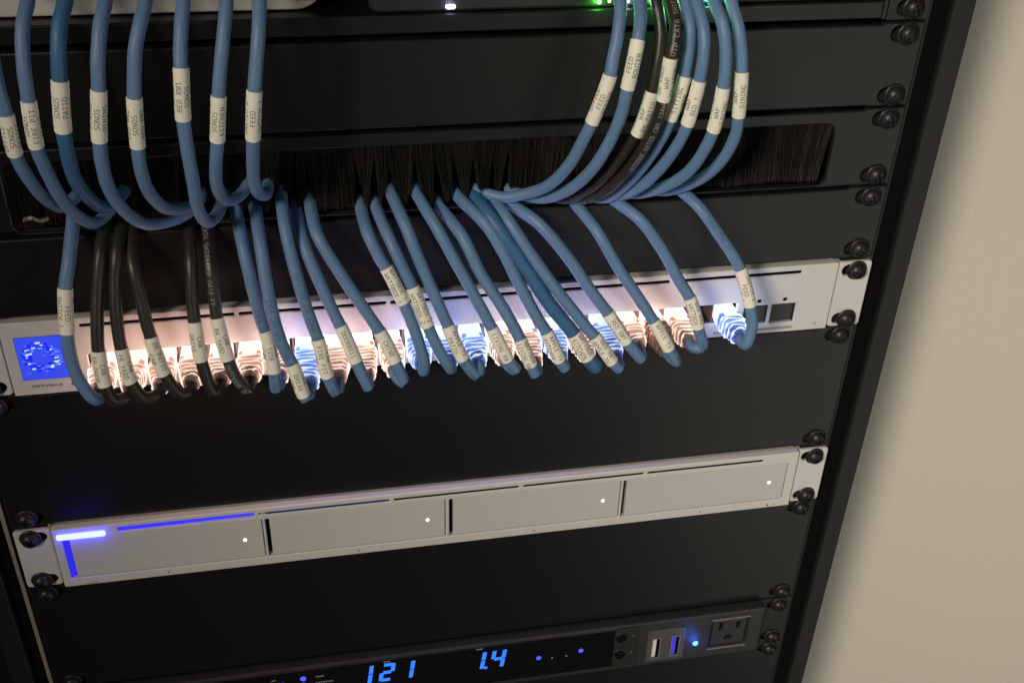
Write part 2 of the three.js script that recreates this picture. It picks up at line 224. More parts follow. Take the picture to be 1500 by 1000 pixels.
  ['L', 'b', [[-38.9,-74.8,-64.5],[-36.4,-78.8,-20.5],[-34.9,-83.8,-4.5],[-29.2,-95,16.3],[-22.6,-110.7,22.6],[-19.3,-118.4,25.1],[-13.7,-135.5,29.9],[-7.2,-151.5,33.9],[-3.4,-159,34],[-1.9,-162.8,31.8],[-1.6,-161.8,25.5],[-1.6,-161.4,20]], [[-19.7,-117.5,24.8],[-13.6,-135.9,30]], ["WATTBOX 2", "WATTBOX 2"], 'blue patch cable of the lower row with the second highest sleeve', 0, 0],
  ['L', 'b', [[-30.9,-68.6,-64.5],[-28.4,-72.6,-20.5],[-26.9,-77.6,-4.5],[-21.9,-87,15.4],[-16,-103.4,22.2],[-9.2,-121.2,27.8],[-3.4,-136.1,31.8],[3.3,-153.4,35.9],[10.7,-164.5,36.8],[12.4,-162.8,34.6],[12.8,-161.8,28.3],[12.8,-161.4,22.8]], [[-3,-136.9,32],[3.8,-154.1,36]], ["APPLE TV", "PATIO"], 'blue patch cable just right of the two with high sleeves in the lower row', 0, 1],
  ['L', 'b', [[-18.4,-69.3,-64.5],[-15.9,-73.3,-20.5],[-14.4,-78.3,-4.5],[-6.7,-88.9,16],[2.7,-107,23.2],[11.3,-123.9,28.4],[19.1,-139.8,32.5],[27,-157.2,36.2],[31.8,-164.5,36.2],[28.1,-162.8,34],[27.2,-161.8,27.7],[27.2,-161.4,22.2]], [[18.9,-139.3,32.4],[26.8,-156.9,36.2]], ["LIVING RM"], 'blue patch cable reading LIVING RM in the lower row', 0.2, 0],
  ['L', 'b', [[-7.5,-76.8,-64.5],[-5,-80.8,-20.5],[-3.5,-85.8,-4.5],[5.8,-93.8,18.4],[14.1,-111.3,26.7],[24.3,-127.7,33.1],[31.9,-142.5,37.8],[38.5,-159.1,41.4],[41.2,-164.5,41.4],[41.6,-162.8,39.2],[41.6,-161.8,32.9],[41.6,-161.4,27.4]], [[32.3,-143.6,38],[38.5,-159.1,41.4]], ["WATTBOX", "LIVING RM"], 'blue patch cable just right of the one reading LIVING RM in the lower row', 0, 0],
  ['L', 'b', [[1.8,-72.1,-64.5],[4.3,-76.1,-20.5],[5.8,-81.1,-4.5],[17.8,-88.9,17.1],[25,-100.3,22.3],[32.7,-116.5,27.8],[42.1,-135,33.1],[47.6,-144.2,35.6],[54.3,-159.5,38.2],[57.5,-164.5,38.2],[56.3,-162.8,36],[56.1,-161.8,29.7],[56.1,-161.4,24.2]], [[47.1,-143.2,35.3],[54.1,-159.1,38.2]], ["APPLE TV", "KITCHEN"], 'blue patch cable next left of the deeper blue one in the lower row', 0.4, 0],
  ['L', 'd', [[10.5,-73,-64.5],[13,-77,-20.5],[14.5,-82,-4.5],[21.3,-87.6,15],[36.7,-109.9,25.5],[48.5,-128.3,31.7],[60.7,-144.1,36.4],[68.8,-158.5,39.3],[73.3,-164.5,39.3],[71,-162.8,37.1],[70.5,-161.8,30.8],[70.5,-161.4,25.3]], [[60.5,-143.8,36.3],[69,-158.7,39.3]], ["WATTBOX", "KITCHEN"], 'deeper blue patch cable in the lower row', 0, 0],
  ['L', 'b', [[20,-74.7,-64.5],[22.5,-78.7,-20.5],[24,-83.7,-4.5],[29.1,-88.1,15.1],[39.6,-103.4,23.8],[52.1,-121,31.1],[67.6,-140.9,37.9],[72.2,-146.4,39.7],[80.8,-159.3,42.5],[85.7,-164.5,42.5],[85,-162.8,40.3],[84.9,-161.8,34],[84.9,-161.4,28.5]], [[70.6,-144.4,39],[80.7,-159,42.4]], ["BED RM1", "APPLE TV"], 'blue patch cable touching the deeper blue one on its right, reading BED RM1', 0.2, 0],
  ['L', 'b', [[26.7,-76.3,-64.5],[29.2,-80.3,-20.5],[30.7,-85.3,-4.5],[45.3,-91.4,16],[59.3,-107.7,22.9],[70.1,-123.7,27.7],[80.7,-138.2,31.5],[90.5,-153.3,34.9],[99.6,-164.5,35.6],[99.4,-162.8,33.4],[99.3,-161.8,27.1],[99.3,-161.4,21.6]], [[80.2,-137.5,31.3],[90.5,-153.3,34.9]], ["WATTBOX", "BED RM1"], 'blue patch cable coming out under the left tip of the upper right bundle', -0.3, 0],
  ['L', 'b', [[61.7,-78.1,-64.5],[64.2,-82.1,-20.5],[65.7,-87.1,-4.5],[74.4,-95.9,18.6],[84.6,-113,26.7],[95.9,-129.6,33],[104,-142,36.9],[111.6,-155.5,40.6],[116.7,-164.5,40.8],[114.3,-162.8,38.6],[113.7,-161.8,32.3],[113.7,-161.4,26.8]], [[103.3,-141,36.6],[111.5,-155.2,40.6]], ["APPLE TV"], 'blue patch cable with large print on its jacket, third from right in the lower row', 0, 1],
  ['L', 'b', [[79.3,-76.2,-64.5],[81.8,-80.2,-20.5],[83.3,-85.2,-4.5],[97.1,-92,16.6],[108,-106.1,22.4],[117.4,-122.2,27.2],[124.5,-133.7,30.2],[129.8,-150.2,33.7],[132.9,-160.6,34],[129,-162.8,31.8],[128.2,-161.8,25.5],[128.2,-161.4,20]], [[123.8,-132.7,29.9],[129.6,-149.4,33.5]], ["BED RM2", "WATTBOX"], 'blue patch cable reading BED RM2 in the lower row', 0, 1],
  ['L', 'b', [[115.8,-73,-64.5],[118.3,-77,-20.5],[119.8,-82,-4.5],[128.8,-88,14.9],[138.8,-101,20.6],[146.8,-112,24.3],[151.2,-119.6,26.5],[157.7,-138.7,30.9],[159.8,-151,33.4],[157.8,-162.1,34],[157.1,-162.8,31.8],[157,-161.8,25.5],[157,-161.4,20]], [[150.6,-118.6,26.2],[157.7,-138.7,30.9]], ["SWITCH 2", "FEED"], 'rightmost blue patch cable of the lower row, beside the square sockets', 0, 1]
];
// ---------------------------------------------------------------- brush panel
{
  const y0 = -U, p = thing('brush_panel', 'black panel with a long slot of dark bristles that all the cables pass through', 'brush panel', [0, -2 * U, -2]);
  const s = panelShape(y0, 1); s.holes.push(hole(-203, 203.2, -87.0, -52.6, 5));
  part('face', [plate(s, -2, 0, .95), box(-217, 217, y0 - 3.2, y0 - 1.36, -16, -1.6)], M.panel, p);
  part('brush_holder', box(-206, 206, -53.5, -46.5, -11, -2.4), M.black, p);
  fourScrews(p, y0, 1);
  // bristles: far too many to count
  const g = new THREE.ConeGeometry(.17, 1, 4, 3); g.translate(0, -.5, 0); g.rotateX(Math.PI);   // root at 0, tip at +1 along y ... turned below
  { const a = g.attributes.position; for (let i = 0; i < a.count; i++) { const t = Math.abs(a.getY(i)); a.setXYZ(i, a.getX(i), -t, a.getZ(i) + t * t * .06); } g.computeVertexNormals(); }
  const bristle = new THREE.CylinderGeometry(.11, .075, 1, 3, 3).translate(0, -.5, 0);
  { const a = bristle.attributes.position; for (let i = 0; i < a.count; i++) { const t = -a.getY(i); a.setZ(i, a.getZ(i) + t * t * .9); } bristle.computeVertexNormals(); }
  const N = 26000, im = new THREE.InstancedMesh(bristle, M.bristle, N), o = new THREE.Object3D(), col = new THREE.Color(), b = baseOf(p);
  const lean = (x) => .05 * Math.sin(x * .11 + 1) + .08 * Math.sin(x * .043 + 2) + .06 * Math.sin(x * .31) * Math.sin(x * .027);
  const through = [];
  for (const c of CABLES_AT()) through.push(c);
  for (let i = 0; i < N; i++) {
    let x = -203 + 406 * rnd(), z = -9.5 + 8.8 * rnd();
    const clump = Math.floor(x / 5.2 + Math.sin(x * .4)), cx = (clump + .5) * 5.2;
    let ang = lean(x) + (rnd() - .5) * .10 + (cx - x) * .006 * (.3 + rnd()), len = 33.5 - 3 * rnd() * rnd() - 1.2 * Math.abs(Math.sin(clump * 12.9)), bend = (rnd() - .3) * 1.6;
    for (const [tx, ty] of through) {                                   // parted where a cable goes through
      const d = x + Math.sin(ang) * 24 - tx;
      if (Math.abs(d) < 6 && ty < -56) { ang += Math.sign(d || 1) * (6 - Math.abs(d)) * .014; if (Math.abs(d) < 3.2) { len = Math.min(len, Math.max(10, -52 - ty - 1 + 3 * rnd())); } bend += 2 * rnd(); }
    }
    if (rnd() < .012) { ang += (rnd() - .5) * .7; bend += 4; }
    o.position.set((x - b[0]) * K, (-51.5 - b[1]) * K, (z - b[2]) * K);
    o.rotation.set((rnd() - .35) * .10, 0, ang); const w = .8 + .7 * rnd(); o.scale.set(w * K, len * K, bend * K * .0 + w * K);
    o.updateMatrix(); im.setMatrixAt(i, o.matrix);
    const k = .5 + 1.1 * rnd() * rnd() + .25 * Math.sin(clump * 7.7); col.setRGB(k, k * .97, k * .93); im.setColorAt(i, col);
  }
  im.name = 'bristles'; im.userData.kind = 'stuff'; im.castShadow = im.receiveShadow = true; p.add(im);
}
function CABLES_AT() {                                                 // where the cables cross the plane of the brush
  const out = [];
  for (const c of CABLES.filter((q) => q[0] === 'L')) { const pts = c[2]; for (let i = 1; i < pts.length; i++) { const [a, b] = [pts[i - 1], pts[i]]; if (a[2] <= -4.5 && b[2] > -4.5) { const t = (-4.5 - a[2]) / (b[2] - a[2]); out.push([a[0] + t * (b[0] - a[0]), a[1] + t * (b[1] - a[1])]); break; } } }
  return out;
}
{ // scrap in the slot
  const c = new THREE.CatmullRomCurve3([[-197.5, -79.5, 1.5], [-194, -78.2, 3], [-190, -79.6, 3.4], [-186.5, -79.2, 2.5]].map((v) => new THREE.Vector3(...v)));
  const t = thing('plastic_scrap', 'small crumpled yellowish plastic scrap lying in the brush slot at far left', 'scrap', [-192, -81, 0]);
  const g = new THREE.TubeGeometry(c, 14, .95, 7); const a = g.attributes.position; for (let i = 0; i < a.count; i++) a.setXYZ(i, a.getX(i) + rnd() * .5, a.getY(i) + rnd() * .6, a.getZ(i) + rnd() * .5);
  g.computeVertexNormals();
  part('scrap_piece', g, new THREE.MeshPhysicalMaterial({ color: C(.20, .18, .11), roughness: .35, transmission: .3 }), t);
}
// ---------------------------------------------------------------- shelf and the two devices on it
{
  const s = thing('rack_shelf', 'black steel rack shelf across the top carrying the white and the black device', 'shelf', [0, 0, -200]);
  part('shelf_lip', box(-216.3, 216.3, 1.6, 10.2, -3, .2, .9), M.panel, s);
  part('shelf_tray', box(-216, 216, 8.4, 10.0, -240, -3), M.panel, s);
  for (const k of [1, -1]) {
    const sh = new THREE.Shape(); rr(Math.min(k * 219, k * 241.3), Math.max(k * 219, k * 241.3), .4, 88, .8, sh); sh.holes.push(slotHole(k * 232.5, 6.35));
    part('shelf_ear', [plate(sh, -2, -.4, .4), box(Math.min(k * 217, k * 219), Math.max(k * 217, k * 219), 1, 88, -120, -1)], M.panel, s);
    screw(s, k * 232.5, 6.35, -.4);
  }
}
{
  const d = thing('desktop_switch', 'white desktop network switch with rounded corner standing on the shelf at top left', 'network switch', [-142, 10.1, -60]);
  const s = rr(-232, -52.5, 10.6, 44, 13); for (let i = 0; i < 9; i++) s.holes.push(hole(-222.5 + i * 17.2, -209 + i * 17.2, 20.5, 33, .6));
  part('front_plate', plate(s, -14, -11, .8), M.white, d);
  part('body', plate(rr(-231.6, -53, 11, 43.5, 12.6), -110, -14.2, .4), M.deep, d);
  part('mark', [new THREE.CylinderGeometry(.9, .9, .3, 16).rotateX(Math.PI / 2).translate(-64.6, 15.0, -10.95), box(-62.6, -57.6, 14.5, 15.7, -11.05, -10.85)], M.grey, d);
}
{
  const d = thing('black_router', 'black router with a white oval light standing on the shelf at top centre', 'router', [80, 10.1, -60]);
  part('body', plate(rr(-34, 206, 10.6, 62, 5), -150, -1.5, 1.4), M.plastic, d);
  const led = (name, g, m) => part(name, g, m, d);
  led('led_light', plate(rr(0.8, 5.4, 11.8, 13.9, 1.0), -2.2, -1.0, .2), glow(.85, .9, 1, 4));
  pointLight(3.1, 12.9, 2.5, [.5, .58, 1], .00012);
  led('green_led', new THREE.SphereGeometry(1.15, 14, 10).translate(72.6, 13.2, -1.3), glow(.14, 1, .14, 5));
  pointLight(72.6, 13.2, 2.2, [.10, 1, .08], .0007);
  led('green_led', new THREE.SphereGeometry(0.80, 14, 10).translate(77.5, 13.4, -1.3), glow(.75, 1, .2, 3));
  led('port_led', new THREE.SphereGeometry(0.80, 14, 10).translate(86.4, 13.1, -1.3), glow(.8, .9, 1, 4));
  pointLight(86.4, 13.1, 2.2, [.6, .75, 1], .0005);
  led('green_led', new THREE.SphereGeometry(0.80, 14, 10).translate(100.3, 12.4, -1.3), glow(.3, 1, .15, 4));
  pointLight(100.3, 12.4, 2.2, [.2, 1, .12], .0012);
  led('green_led', new THREE.SphereGeometry(0.80, 14, 10).translate(114.1, 12.1, -1.3), glow(.3, 1, .5, 4));
  pointLight(114.1, 12.1, 2.2, [.2, 1, .5], .0008);
  led('port_led', new THREE.SphereGeometry(0.70, 14, 10).translate(127.3, 12.0, -1.3), glow(.5, 1, .8, 4));
  pointLight(127.3, 12.0, 2.2, [.3, 1, .8], .0006);
}
// ---------------------------------------------------------------- the glowing 24 port switch
const PX = (i) => 157 - 14.42 * (24 - i);
const TONE = 'WWWWWWWCWWWCCCWWCWCWWW.C';
const PLUG = [];
{
  const y1 = -134.0, y0 = -177.2, w = thing('rack_network_switch', 'white rack network switch with a glowing blue screen and a row of lit ports', 'network switch', [0, -4 * U, -60]);
  const s = rr(-221, 221, y0, y1, .8);
  s.holes.push(hole(-182.4, 164.6, -168.1, -155.4, .4));
  for (const x of [168.6, 185.1]) s.holes.push(hole(x, x + 14.6, -170.6, -158.2, .5));
  for (const x of [176.0, 191.3]) s.holes.push(hole(x, x + 2.3, -156.4, -154.4, .3));
  for (let k = 0; k < 5; k++) s.holes.push(hole(-183.3 + k * 77, -108.3 + k * 77 - (k === 4 ? .4 : 0), -139.2, -137.3, .8));
  { const c = new THREE.Path(); c.absarc(208.2, -173.3, .95, 0, 7, false); s.holes.push(c); }
  part('front_face', [plate(s, -.5, 2.5, .45)], M.white, w);
  part('chassis', [box(-220, 220, -136.6, -134.6, -180, -.6), box(-220, 220, -176.6, -175, -180, -.6), box(-220, -218, -175, -136.6, -180, -.6), box(218, 220, -175, -136.6, -180, -.6)], M.white, w);
  part('slit_shade_backing', [box(-190, 210, -140.5, -136.2, -.4, 1.9), box(166, 201, -174, -156.9, -14, -13), box(175, 194, -156.8, -153.9, -.4, 2.1), box(206.8, 209.6, -174.4, -172.2, -.4, 2.1)], M.deep, w);  // near-black inlays close under the face paint the dark of the openings
  // port dividers and cage
  for (let i = 1; i <= 24; i++) {
    const x = PX(i), q = part('port', [box(x - 7.2, x - 6.45, -168, -155.5, -12, 1.2), box(x - 6.4, x + 6.9, -156.3, -155.5, -12, .4), box(x - 6.4, x + 6.9, -168, -167, -12, .9), box(x - 6.4, x + 6.9, -167, -156.4, -12.6, -12)], i === 23 ? M.plastic : M.cage, w);
    if (i === 23) part('contact_block', box(x - 5, x + 5, -159, -157, -11, -3), M.deep, q);
  }
  for (const x of [168.6, 185.1]) part('fiber_socket', [box(x + .2, x + 14.4, -159.0, -158.4, -12, 1.6), box(x + .2, x + .8, -170.4, -159.0, -12, 1.6), box(x + 13.8, x + 14.4, -170.4, -159, -12, 1.6), box(x + .9, x + 13.7, -170.3, -159.1, -3, .9, .4)], M.cover, w);
  part('label_strip', box(152, 199.6, -174.9, -173.4, 2.45, 2.62), M.grey, w);
  const screen = canvasTexture(256, 288, (g, W, H) => {
    g.fillStyle = '#2f45d8'; g.fillRect(0, 0, W, H);
    let q = 11; const r = () => (q = (q * 48271) % 2147483647) / 2147483647;
    for (let i = 0; i < 120; i++) {
      const a = i / 120 * 6.283 + r() * .2, rad = 82 + (r() - .5) * 44, x = W * .5 + Math.cos(a) * rad, y = H * .46 + Math.sin(a) * rad * .98, on = r();
      g.save(); g.translate(x, y); g.rotate(-.15); g.fillStyle = on > .80 ? '#bcd8ff' : on > .5 ? '#4f74ff' : '#1512ee'; g.fillRect(-9 - 5 * r(), -5, 18 + 8 * r(), 9 + 4 * r()); g.restore();
    }
    for (const [x, y] of [[30, 236], [128, 120], [16, 150], [150, 96]]) { g.fillStyle = '#3f5cff'; g.fillRect(x, y, 20, 11); }
  });
  const sm = std({ color: C(.01, .01, .02), roughness: .15, emissive: C(1, 1, 1), emissiveMap: screen, emissiveIntensity: 1.15 });
  part('screen', new THREE.PlaneGeometry(22.4, 25.2).translate(-203.8, -155.4, 2.74), sm, w, 'blue touch screen showing a ring of bright blue dashes');
  part('screen_bezel', box(-215.2, -192.4, -168.2, -142.6, 2.3, 2.66, .15), M.plastic, w);
  pointLight(-204, -155.5, 9, [.10, .12, 1], .00012, .4);
  const lettering = (txt, x, y, h, wmm, parent, z, color = '#3a3a3a', font = 'sans-serif') => {
    const t = canvasTexture(512, 64, (g, W, H) => { g.clearRect(0, 0, W, H); g.fillStyle = color; g.font = `bold 46px ${font}`; g.textBaseline = 'middle'; g.textAlign = 'center'; g.fillText(txt, W / 2, H / 2, W - 8); });
    return part('lettering', new THREE.PlaneGeometry(wmm, h).translate(x, y, z), std({ map: t, transparent: true, roughness: .6, color: C(1, 1, 1) }), parent);
  };
  M.lettering = lettering;
  lettering('USW-Pro-Max-24', -204.6, -172.0, 3.1, 21, w, 2.56);
  part('emblem', new THREE.TorusGeometry(1.15, .32, 6, 20).translate(-191.2, -172, 2.5), M.ink, w);
  lettering('RESET', 213.4, -173.2, 1.9, 7, w, 2.56);
  lettering('SFP+', 187, -172.2, 1.4, 4, w, 2.56);
  ears(w, -3 * U, 2.3);
}
function ears(w, yT, z) {
  for (const k of [1, -1]) {
    const a = Math.min(k * 221.7, k * 241.3), b = Math.max(k * 221.7, k * 241.3), sh = rr(a, b, yT - 43.1, yT - .9, 2);
    for (const y of [yT - 6.35, yT - 38.1]) { const c = slotHole(k * 232.5, y); sh.holes.push(c); }
    const e = part('ear', [plate(sh, z - 2, z, .7), box(Math.min(k * 221.6, k * 223.2), Math.max(k * 221.6, k * 223.2), yT - 42.6, yT - 1.5, -40, z - 1.4)], M.white, w);
    for (const y of [yT - 6.35, yT - 38.1]) screw(w, k * 232.5, y, z);
  }
}
// ---------------------------------------------------------------- drive unit
{
  const yT = -6 * U, w = thing('drive_unit', 'white rack unit with four blank drive trays and a bright blue light bar', 'storage unit', [0, -7 * U, -60]);
  const s = rr(-221, 221, -310.7, -267.2, .8);
  const T = [[-216.2, -107.6], [-105.6, -1.4], [1.3, 106.6], [108.6, 214.9]];
  for (const [a, b] of T) s.holes.push(hole(a - .3, b + .3, -304.6, -275.6, .5));
  for (let k = 0; k < 5; k++) { const x0 = -186 + k * 77.2; s.holes.push(k ? hole(x0, x0 + 74.6, -272.0, -270.6, .65) : hole(x0, x0 + 74.6, -272.9, -270.0, .8)); }
  part('front_face', plate(s, -.5, 4.2, .6), M.white, w);
  part('chassis', [box(-220, 220, -269.6, -267.8, -180, -.6), box(-220, 220, -310.2, -308.5, -180, -.6)], M.white, w);
  part('slit_shade_backing', [box(-105, 200, -273.4, -269.9, -.4, 3.7), box(-188, -110, -273.4, -269.9, -.4, 2.2), box(-220, 220, -306, -274, -8, -7)], M.deep, w);  // near-black inlay paints the shade inside the slits
  T.forEach(([a, b], i) => {
    const left = i === 0 ? 3.6 : 2.2, t = part('drive_tray', plate(rr(a + left, b - .25, -304.1 + .1, -275.9, .5), -6, 3.9, .35), M.tray, w);
    part('tray_led', new THREE.CylinderGeometry(.95, .95, .5, 16).rotateX(Math.PI / 2).translate(b - 10.6, -289.8, 3.9), glow(.85, .92, 1, 4), t);
  });
  const bar = part('led_bar', plate(rr(-218.9, -192.6, -274.9, -270.9, 1.4), 3.6, 4.8, .25), glow(.42, .50, 1, 1.9), w, 'bright blue light bar at the left end');
  for (let k = 0; k < 5; k++) pointLight(-216 + k * 5.2, -272.7, 6.6, [.028, .018, 1], .00022, .1);
  part('light_leak_strip', [plate(new THREE.Shape([[-185.6, -272.7], [-112, -271.6], [-112, -271.0], [-185.6, -270.1]].map((p) => new THREE.Vector2(...p))), 2.4, 3.9, 0)], glow(.03, .02, 1, 1.3), w, 'added glowing strip for blue light leaking through the first vent slit');  // emissive strips added to paint the blue light leaking out of the unit
  part('light_leak_strip', [box(-216.3, -213.0, -304.3, -275.8, -2, 2.4)], glow(.03, .02, 1, .8), w, 'added glowing strip for blue light in the gap beside the first tray');
  part('light_leak_strip', [box(-107.3, -105.9, -303, -277, -2, -.5), box(-105, -33, -271.6, -271.1, 3.72, 3.86)], glow(.02, .02, .4, .35), w, 'added glowing strips for faint blue light in the second gap');
  for (const x of [-163.5, -53.6, 53.5, 160.9]) part('index_mark', box(x - .25, x + .25, -308.7, -307.2, 4.1, 4.3), M.ink, w);
  part('index_mark', box(-209, -203, -309.8, -308.9, 4.1, 4.26), M.grey, w);
  M.lettering('RESET', 210.6, -308.5, 1.6, 6, w, 4.26);
  part('reset_hole_shade', new THREE.CylinderGeometry(.7, .7, .3, 12).rotateX(Math.PI / 2).translate(206, -308.5, 4.12), M.ink, w);  // solid dark disc paints the shade of the hole
  ears(w, yT, 2.3);
}
// ---------------------------------------------------------------- power unit with digits
{
  const yT = -9 * U, w = thing('power_unit', 'dark rack power unit with glowing blue digits, USB sockets and an outlet', 'power unit', [0, -10 * U, -60]);
  const s = rr(-241.3, 241.3, -444.1, -400.5, .8);
  for (const k of [1, -1]) for (const y of [yT - 6.35, yT - 38.1]) s.holes.push(slotHole(k * 232.5, y));
  part('rear_plate', plate(s, -2, 0, .5), M.panel, w);
  const f = rr(-219, 219.5, -443.4, -400.6, 2.2);
  f.holes.push(hole(182.2, 208.2, -433.2, -407.2, 1));
  for (const x of [139.6, 153.4]) f.holes.push(hole(x, x + 6.2, -435.6, -416.4, 1));
  part('front_face', plate(f, .1, 7, 1.4), M.unit, w);
  part('display_window', plate(rr(-152, 128.5, -438.6, -402.8, 1.5), 6.6, 7.5, .3), M.gloss, w);
  part('button_panel', plate(rr(112.5, 129.6, -438.2, -402.6, 1), 7.2, 8.0, .3), M.plastic, w);
  // seven segment digits, slanted
  const seg = (x, y, on, h = 16.6, wd = 9.5) => {
    const S = [], sl = .14, hh = h / 2, t = 2.6;
    const add = (x0, x1, y0, y1) => { const b = box(x0, x1, y0, y1, 7.4, 7.75, .12), a = b.attributes.position; for (let i = 0; i < a.count; i++) a.setX(i, a.getX(i) + (a.getY(i)) * sl); S.push(b.translate(x, y, 0)); };
    if (on.includes('a')) add(t * .8, wd - t * .8, h - t, h); if (on.includes('d')) add(t * .8, wd - t * .8, 0, t); if (on.includes('g')) add(t * .8, wd - t * .8, hh - t / 2, hh + t / 2);
    if (on.includes('f')) add(0, t, hh + .5, h - .6); if (on.includes('e')) add(0, t, .6, hh - .5);
    if (on.includes('b')) add(wd - t, wd, hh + .5, h - .6); if (on.includes('c')) add(wd - t, wd, .6, hh - .5);
    if (on.includes('.')) S.push(box(0, 2.2, 0, 2.2, 7.4, 7.75, .3).translate(x + wd + .4, y, 0));
    return S;
  };
  const lit = glow(.02, .165, 1, 1.5);
  const digit = (x, y, on) => part('led_digit', seg(x, y, on), lit, w);
  digit(-60.5, -422.6, 'bc'); digit(-46.4, -422.6, 'abged'); digit(-33.6, -422.8, 'bc');
  digit(13.6, -423.8, 'bc.'); digit(27.0, -423.8, 'fgbc');
  const dot = (x, y, r, m) => part('led_light', new THREE.CylinderGeometry(r, r, .5, 18).rotateX(Math.PI / 2).translate(x, y, 7.55), m, w);
  const blue = glow(.06, .08, 1, 1.5), dim = glow(.35, .36, .36, .5);
  dot(60.6, -420.2, 1.7, blue); dot(89.6, -418.4, 1.7, blue); dot(69.9, -421.8, .55, dim); dot(79.7, -421.6, .55, dim);
  dot(-94.0, -410.0, 1.9, blue); dot(-94.0, -415.8, 1.9, blue); dot(-94, -421.6, 1.9, blue);
  part('led_light', box(-119, -106, -416.8, -411.2, 7.4, 7.7, .2), glow(.03, .03, 1, .6), w);
  const white = '#b9b9b9';
  M.lettering('POWER', -112.5, -408.4, 2.1, 9.5, w, 7.56, white); M.lettering('INTERNET', -83.5, -409.8, 2.2, 12.5, w, 7.56, white);
  M.lettering('DATA VOLTAGE', -80.8, -415.4, 2.2, 17.5, w, 7.56, white); M.lettering('AUTO REBOOT', -80, -421.2, 2.2, 18, w, 7.56, white);
  M.lettering('VOLTAGE', -40.5, -404.4, 2.0, 11, w, 7.56, white); M.lettering('CURRENT', 20.2, -404.2, 2.0, 11.4, w, 7.56, white);
  M.lettering('- - -', 89.6, -421.6, 1.6, 5, w, 7.56, white);
  for (const [y, l] of [[-410.2, 'ON'], [-426.2, 'OFF']]) {
    part('push_button', [new THREE.CylinderGeometry(3.3, 3.6, 2.2, 24).rotateX(Math.PI / 2).translate(116.8, y, 8.6)], M.gloss, w);
    part('button_ring', new THREE.TorusGeometry(4.0, .45, 8, 28).translate(116.8, y, 8.2), M.unit, w);
    M.lettering(l, 125.2, y + .1, 2.2, 4.4, w, 8.05, white);
  }
  part('usb_sheen_plate', plate(rr(136.2, 163.4, -439.4, -409.2, 1), 6.8, 7.5, .3), std({ color: C(.13, .13, .128), roughness: .38, metalness: .6 }), w);  // lighter plate paints the reflection on the glossy face round the sockets
  for (const [x, c] of [[139.6, std({ color: C(.72, .70, .62), roughness: .5 })], [153.4, std({ color: C(.06, .06, .75), roughness: .4, emissive: C(.01, .01, .5), emissiveIntensity: .6 })]]) {
    const q = part('usb_socket', [box(x - .1, x + .5, -435.8, -416.2, 1, 8.0), box(x + 5.7, x + 6.3, -435.8, -416.2, 1, 8.0), box(x + .5, x + 5.7, -416.7, -416.1, 1, 8.0), box(x + .5, x + 5.7, -435.8, -435.2, 1, 8.0)], M.steel, w);
    part('usb_tongue', box(x + .9, x + 3.3, -434.2, -417.6, 2, 7.6), c, q); part('usb_cavity_shade', box(x + 3.6, x + 5.6, -435, -416.9, 7.4, 7.55), M.deep, q);  // thin dark sheet paints the shade inside the socket
  }
  part('led_light', new THREE.SphereGeometry(2.1, 18, 12).translate(171.7, -427.2, 6.4), glow(.10, .38, 1, 3.2), w);
  pointLight(171.7, -427.2, 12, [.05, .16, 1], .00045, .2);
  const o = part('power_outlet', plate((() => { const q = rr(182.8, 207.6, -432.6, -407.8, 1.2); q.holes.push(hole(188.0, 190.4, -418.8, -411.2, .3)); q.holes.push(hole(200.6, 203.0, -418.8, -412, .3)); const c = new THREE.Path(); c.absarc(195.6, -426.6, 2.6, 0, Math.PI, false); c.lineTo(193, -428.4); c.lineTo(198.2, -428.4); q.holes.push(c); return q; })(), 2, 6.2, .5), M.unit, w);
  part('outlet_cavity', box(184, 206, -431, -409, 1, 1.6), M.deep, o);
  part('outlet_rim', box(181, 209, -406.9, -405.4, 6.8, 8.2, .4), M.trim, w); part('outlet_rim', box(181, 209, -435.0, -433.5, 6.8, 8.2, .4), M.trim, w);
  fourScrews(w, yT, 1);
}
// ---------------------------------------------------------------- cables
const REF = new THREE.Vector3(-.12, .52, .84).normalize();
function course(pts) {
  const c = new THREE.CatmullRomCurve3(pts.map((p) => new THREE.Vector3(...p)), false, 'centripetal');
  c.arcLengthDivisions = 600; const len = c.getLength(), n = Math.ceil(len / 2), F = [];
  let nv = null;
  for (let i = 0; i <= n; i++) {
    const p = c.getPointAt(i / n), t = c.getTangentAt(i / n).normalize();
    nv = (nv ?? REF.clone()).clone(); nv.addScaledVector(t, -nv.dot(t)).normalize();
    F.push({ p, t, n: nv, b: t.clone().cross(nv) });
  }
  const at = (s) => { const f = Math.min(Math.max(s / len, 0), 1) * n, i = Math.min(Math.floor(f), n - 1), k = f - i, A = F[i], B = F[i + 1], t = A.t.clone().lerp(B.t, k).normalize(), nn = A.n.clone().lerp(B.n, k); nn.addScaledVector(t, -nn.dot(t)).normalize(); return { p: A.p.clone().lerp(B.p, k), t, n: nn, b: t.clone().cross(nn) }; };
  const nearest = (q) => { let best = 1e9, s = 0; for (let i = 0; i <= n; i++) { const d = F[i].p.distanceToSquared(q); if (d < best) { best = d; s = i / n * len; } } return s; };
  return { len, n, at, nearest };
}
